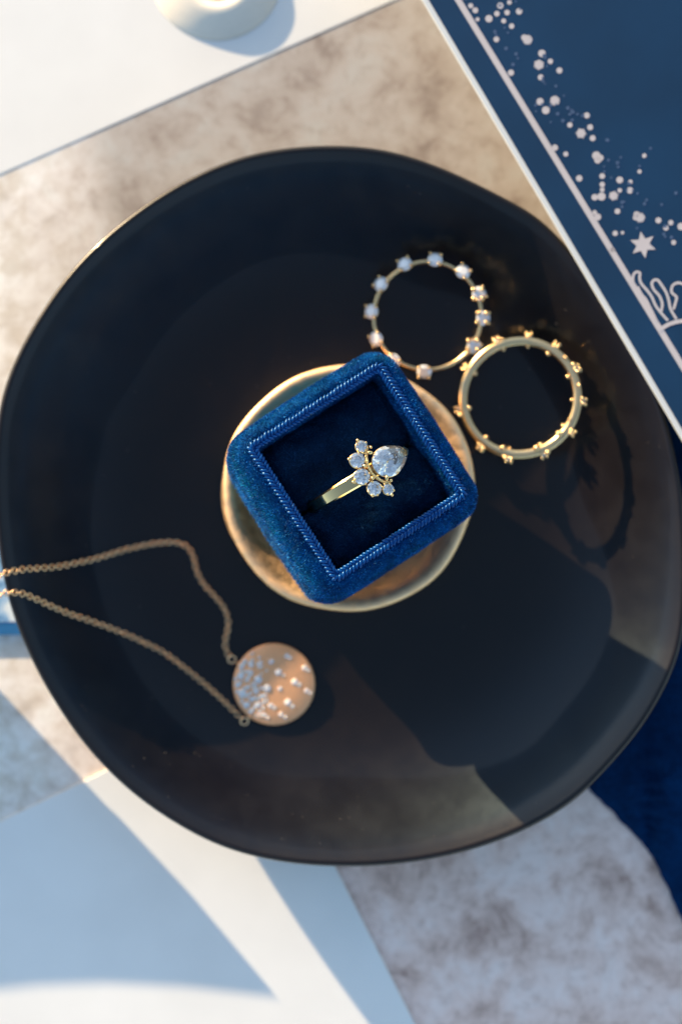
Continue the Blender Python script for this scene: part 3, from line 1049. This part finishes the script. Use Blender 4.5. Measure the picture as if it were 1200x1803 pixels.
def ribbon(name, pix, wpx, mat, parent, dz=0.0, closed=False, hgt=0.004):
    """flat printed stroke following pixels"""
    pts = [NP_(x, y, dz) for x, y in pix]
    hw = wpx / 2 * (H - TOPN) / F
    vs, fs = [], []
    m = len(pts)
    for i, p in enumerate(pts):
        a = pts[max(i - 1, 0)]; b = pts[min(i + 1, m - 1)]
        t = (b - a); t.z = 0; t.normalize()
        s = Vector((-t.y, t.x, 0)) * hw
        vs += [p + s, p - s]
    for i in range(m - 1):
        fs.append((2 * i, 2 * i + 1, 2 * i + 3, 2 * i + 2))
    return link(name, mesh(name, vs, fs, False), mat, parent)
ribbon('border_line', [(640, -262), (806, 0), (1173, 600), (1330, 857)], 10.5, M['ink'], nav)
def disc_mesh(name, n, mat, fr=None):
    vs = [(0, 0, 0)]
    for k in range(n):
        t = 2 * PI * k / n; r = fr(k, t) if fr else 1.0
        vs.append((r * math.cos(t), r * math.sin(t), 0))
    fs = [(0, 1 + k, 1 + (k + 1) % n) for k in range(n)]
    me = mesh(name, vs, fs, False); me.materials.append(mat)
    return me
dot_me = disc_mesh('dot', 14, M['ink'])
faint_me = disc_mesh('faint_dot', 10, M['faint'])
star_me = disc_mesh('star', 12, M['ink'], lambda k, t: 1.0 if k % 2 == 0 else 0.48)
K = (H - TOPN) / F
dots = []
# close-up lists: (x, y, radius) in photo pixels
for x, y, r in ((430, 55, 10), (400, 25, 9), (350, 82, 12), (300, 85, 6), (415, 92, 8), (483, 50, 11), (450, 115, 9), (270, 25, 9), (290, 45, 8), (440, 10, 7), (385, 60, 9), (383, 173, 9), (447, 320, 10), (520, 175, 13), (505, 165, 9),
                (583, 235, 10), (570, 285, 14), (620, 270, 9), (660, 310, 11), (578, 340, 8), (575, 447, 10), (640, 443, 13), (600, 485, 11), (780, 508, 10), (706, 550, 8), (755, 587, 14), (795, 560, 8), (806, 608, 10),
                (640, 650, 10), (822, 685, 12), (840, 695, 11), (828, 705, 11), (688, 678, 7), (747, 785, 10), (848, 775, 8), (848, 812, 9), (848, 835, 8), (925, 792, 11), (815, 868, 11), (845, 865, 11), (898, 862, 13), (925, 838, 8), (970, 838, 10), (972, 800, 7),
                (915, 930, 9), (1000, 945, 12), (1015, 958, 13), (995, 958, 9), (905, 1027, 9), (937, 1024, 6), (1095, 970, 10), (1150, 980, 9), (1128, 1003, 10), (1195, 997, 11), (1162, 1067, 8), (815, 935, 8), (828, 955, 10), (1033, 685, 8), (1012, 755, 7), (893, 1100, 7)):
    dots.append((720 + x / 2.5, y / 2.5, r / 2.5))
for x, y, r in dots:
    if r >= 5.0:
        o = inst('print_star', star_me, nav, NP_(x, y, 0.003), r * K * 1.9, (0, 0, random.uniform(0, 1)))
    o = inst('dot', dot_me, nav, NP_(x, y), r * K * random.uniform(1.2, 1.65))
random.seed(12)
cnt = 0
while cnt < 70:
    t = random.random()
    x = 815 + 385 * t + random.gauss(0, 22) + 12; y = -20 + 470 * (t ** 0.95) + random.gauss(0, 30) - 6
    # stay right of the border line
    if x < 806 + (y) * 0.6117 + 10 or x > 1230: continue
    inst('faint_dot', faint_me, nav, NP_(x, y, 0.002), random.uniform(1.6, 3.4) * K)
    cnt += 1
inst('print_star', star_me, nav, NP_(1131, 431, 0.004), 24 * K, (0, 0, R(40))).scale = (24 * K, 24 * K, 1)
# sun with wavy flame rays, centre beyond the frame
def cr(pts, per=6): return [(v.x, v.y) for v in catmull([(x, y, 0) for x, y in pts], per)]
def zc(l): return [(1040 + x / 6.0125, 300 + y / 6.0125) for x, y in l]
flames = [
    [(445, 1200), (440, 1130), (460, 1085), (490, 1075), (515, 1090), (510, 1140), (530, 1200), (590, 1270), (640, 1340), (680, 1430), (740, 1510), (810, 1590)],
    [(740, 1490), (750, 1410), (720, 1330), (660, 1260), (640, 1200), (660, 1165), (700, 1160), (740, 1210), (790, 1290), (820, 1380), (840, 1470), (900, 1575)],
    [(870, 1470), (890, 1400), (900, 1340), (850, 1290), (860, 1220), (920, 1190), (990, 1220), (1030, 1300), (1040, 1400), (1020, 1480), (1060, 1570)],
    [(490, 1230), (530, 1310), (580, 1370), (620, 1450), (660, 1530), (690, 1600)],
]
for f in flames:
    ribbon('flame', cr(zc(f)), 4.6, M['ink'], nav, 0.001 + 0.001 * flames.index(f))
arc = [(1195 + 46 * math.cos(R(a)), 617 - 56 * math.sin(R(a))) for a in range(20, 163, 6)]
ribbon('sun_arc', [(1158, 583), (1166, 577), (1176, 571), (1188, 567), (1200, 565), (1214, 567), (1228, 573), (1240, 583)], 7.0, M['ink'], nav, 0.005)

# ---------------------------------------------------------------- navy cloth, lower right
edge_px = [(1010, 1350), (1045, 1398), (1075, 1428), (1100, 1455), (1128, 1483), (1146, 1508), (1160, 1535), (1176, 1570), (1192, 1605), (1215, 1650), (1260, 1720)]
ed = catmull([P(x, y, 0.1) for x, y in edge_px], 14)
vs, fs = [], []
nx = 26
for i, p in enumerate(ed):
    j1 = 0.04 * noise.noise(Vector((i * 0.12, 0, 0))) + 0.025 * noise.noise(Vector((i * 0.9, 3, 0)))
    st = p + Vector((j1, j1 * 0.5, 0))
    en = Vector((15.5, p.y + 2.0, 0))
    for k in range(nx + 1):
        f = (k / nx) ** 1.5
        q_ = st.lerp(en, f)
        x = q_.x
        z = 0.05 + 0.22 * (1 - math.exp(-f * 9)) + 0.05 * noise.noise(Vector((x * 0.6, q_.y * 0.3, 1)))
        # pressed fold running along y
        z += 0.16 * math.exp(-((x - 7.72 + 0.02 * q_.y) / 0.10) ** 2) * (-1) + 0.12 / (1 + math.exp(-(x - 7.72) * 8))
        vs.append((q_.x, q_.y, max(z, 0.03)))
for i in range(len(ed) - 1):
    for k in range(nx):
        fs.append((i * (nx + 1) + k, i * (nx + 1) + k + 1, (i + 1) * (nx + 1) + k + 1, (i + 1) * (nx + 1) + k))
# the cloth carries on upwards beside the plate
base = len(vs)
top_row = vs[:nx + 1]
for j in range(1, 40):
    for k in range(nx + 1):
        x, y, z = top_row[k]
        yy = y + j * 0.33
        vs.append((min(x, 15.5) + (0.05 * j if k < 3 else 0), yy, z))
for j in range(39):
    for k in range(nx):
        a = (base + (j - 1) * (nx + 1) + k) if j > 0 else k
        b = a + 1
        c = base + j * (nx + 1) + k
        fs.append((a, c, c + 1, b))
cl = link('cloth', mesh('cloth', vs, fs), M['navy_cloth'])
so_ = cl.modifiers.new('s', 'SOLIDIFY'); so_.thickness = 0.03; so_.offset = 1
tag(cl, 'dark navy cloth with a rough edge lying under the lower right of the plate', 'cloth')

# ---------------------------------------------------------------- blue things at the left edge
wc = empty('watercolour_card', P(-60, 1060, 0.0))
cs = [P(-500, 1122, 0.2), P(48, 1118, 0.2), P(60, 900, 0.2), P(-500, 880, 0.2)]
loc = wc.location
link('card_sheet', bm_mesh('card_sheet', slab([(c.x - loc.x, c.y - loc.y) for c in cs], 0.02, 0.16, 0.01, 1), False), M['blue'], wc)
cs = [P(-498, 1098, 0.2), P(46, 1095, 0.2), P(56, 905, 0.2), P(-498, 885, 0.2)]
link('watercolour_panel', bm_mesh('watercolour_panel', slab([(c.x - loc.x, c.y - loc.y) for c in cs], 0.16, 0.172, 0.002, 1), False), M['water'], wc)
tag(wc, 'pale blue watercolour card with a deep blue border at the left edge under the chain', 'card')
bx = empty('keepsake_box', P(-200, 1000, 0.18))
loc = bx.location
corner = Vector((-10.25, -2.95))
BD = 0.35
cs = [(corner.x - 8, corner.y + 0.05), (corner.x, corner.y), (corner.x - 2.0, corner.y + 2.16), (corner.x - 8, corner.y + 2.4)]
link('box_body', bm_mesh('box_body', slab([(c[0] - loc.x, c[1] - loc.y) for c in cs], 0.0, 1.6, 0.05, 3)), M['blue'], bx)
cs = [(corner.x - 8.04, corner.y - 0.10), (corner.x - 6.2, corner.y + 0.10), (corner.x - 4.4, corner.y + 0.16), (corner.x - 2.4, corner.y + 0.06), (corner.x + 0.05, corner.y - 0.22), (corner.x - 1.98, corner.y + 2.20), (corner.x - 8.04, corner.y + 2.44)]
link('box_lid', bm_mesh('box_lid', slab([(c[0] - loc.x, c[1] - loc.y) for c in cs], 1.603, 2.28, 0.08, 3)), M['blue'], bx)
tag(bx, 'blue box just past the left edge, casting the blue shadow over the lower white card', 'box')
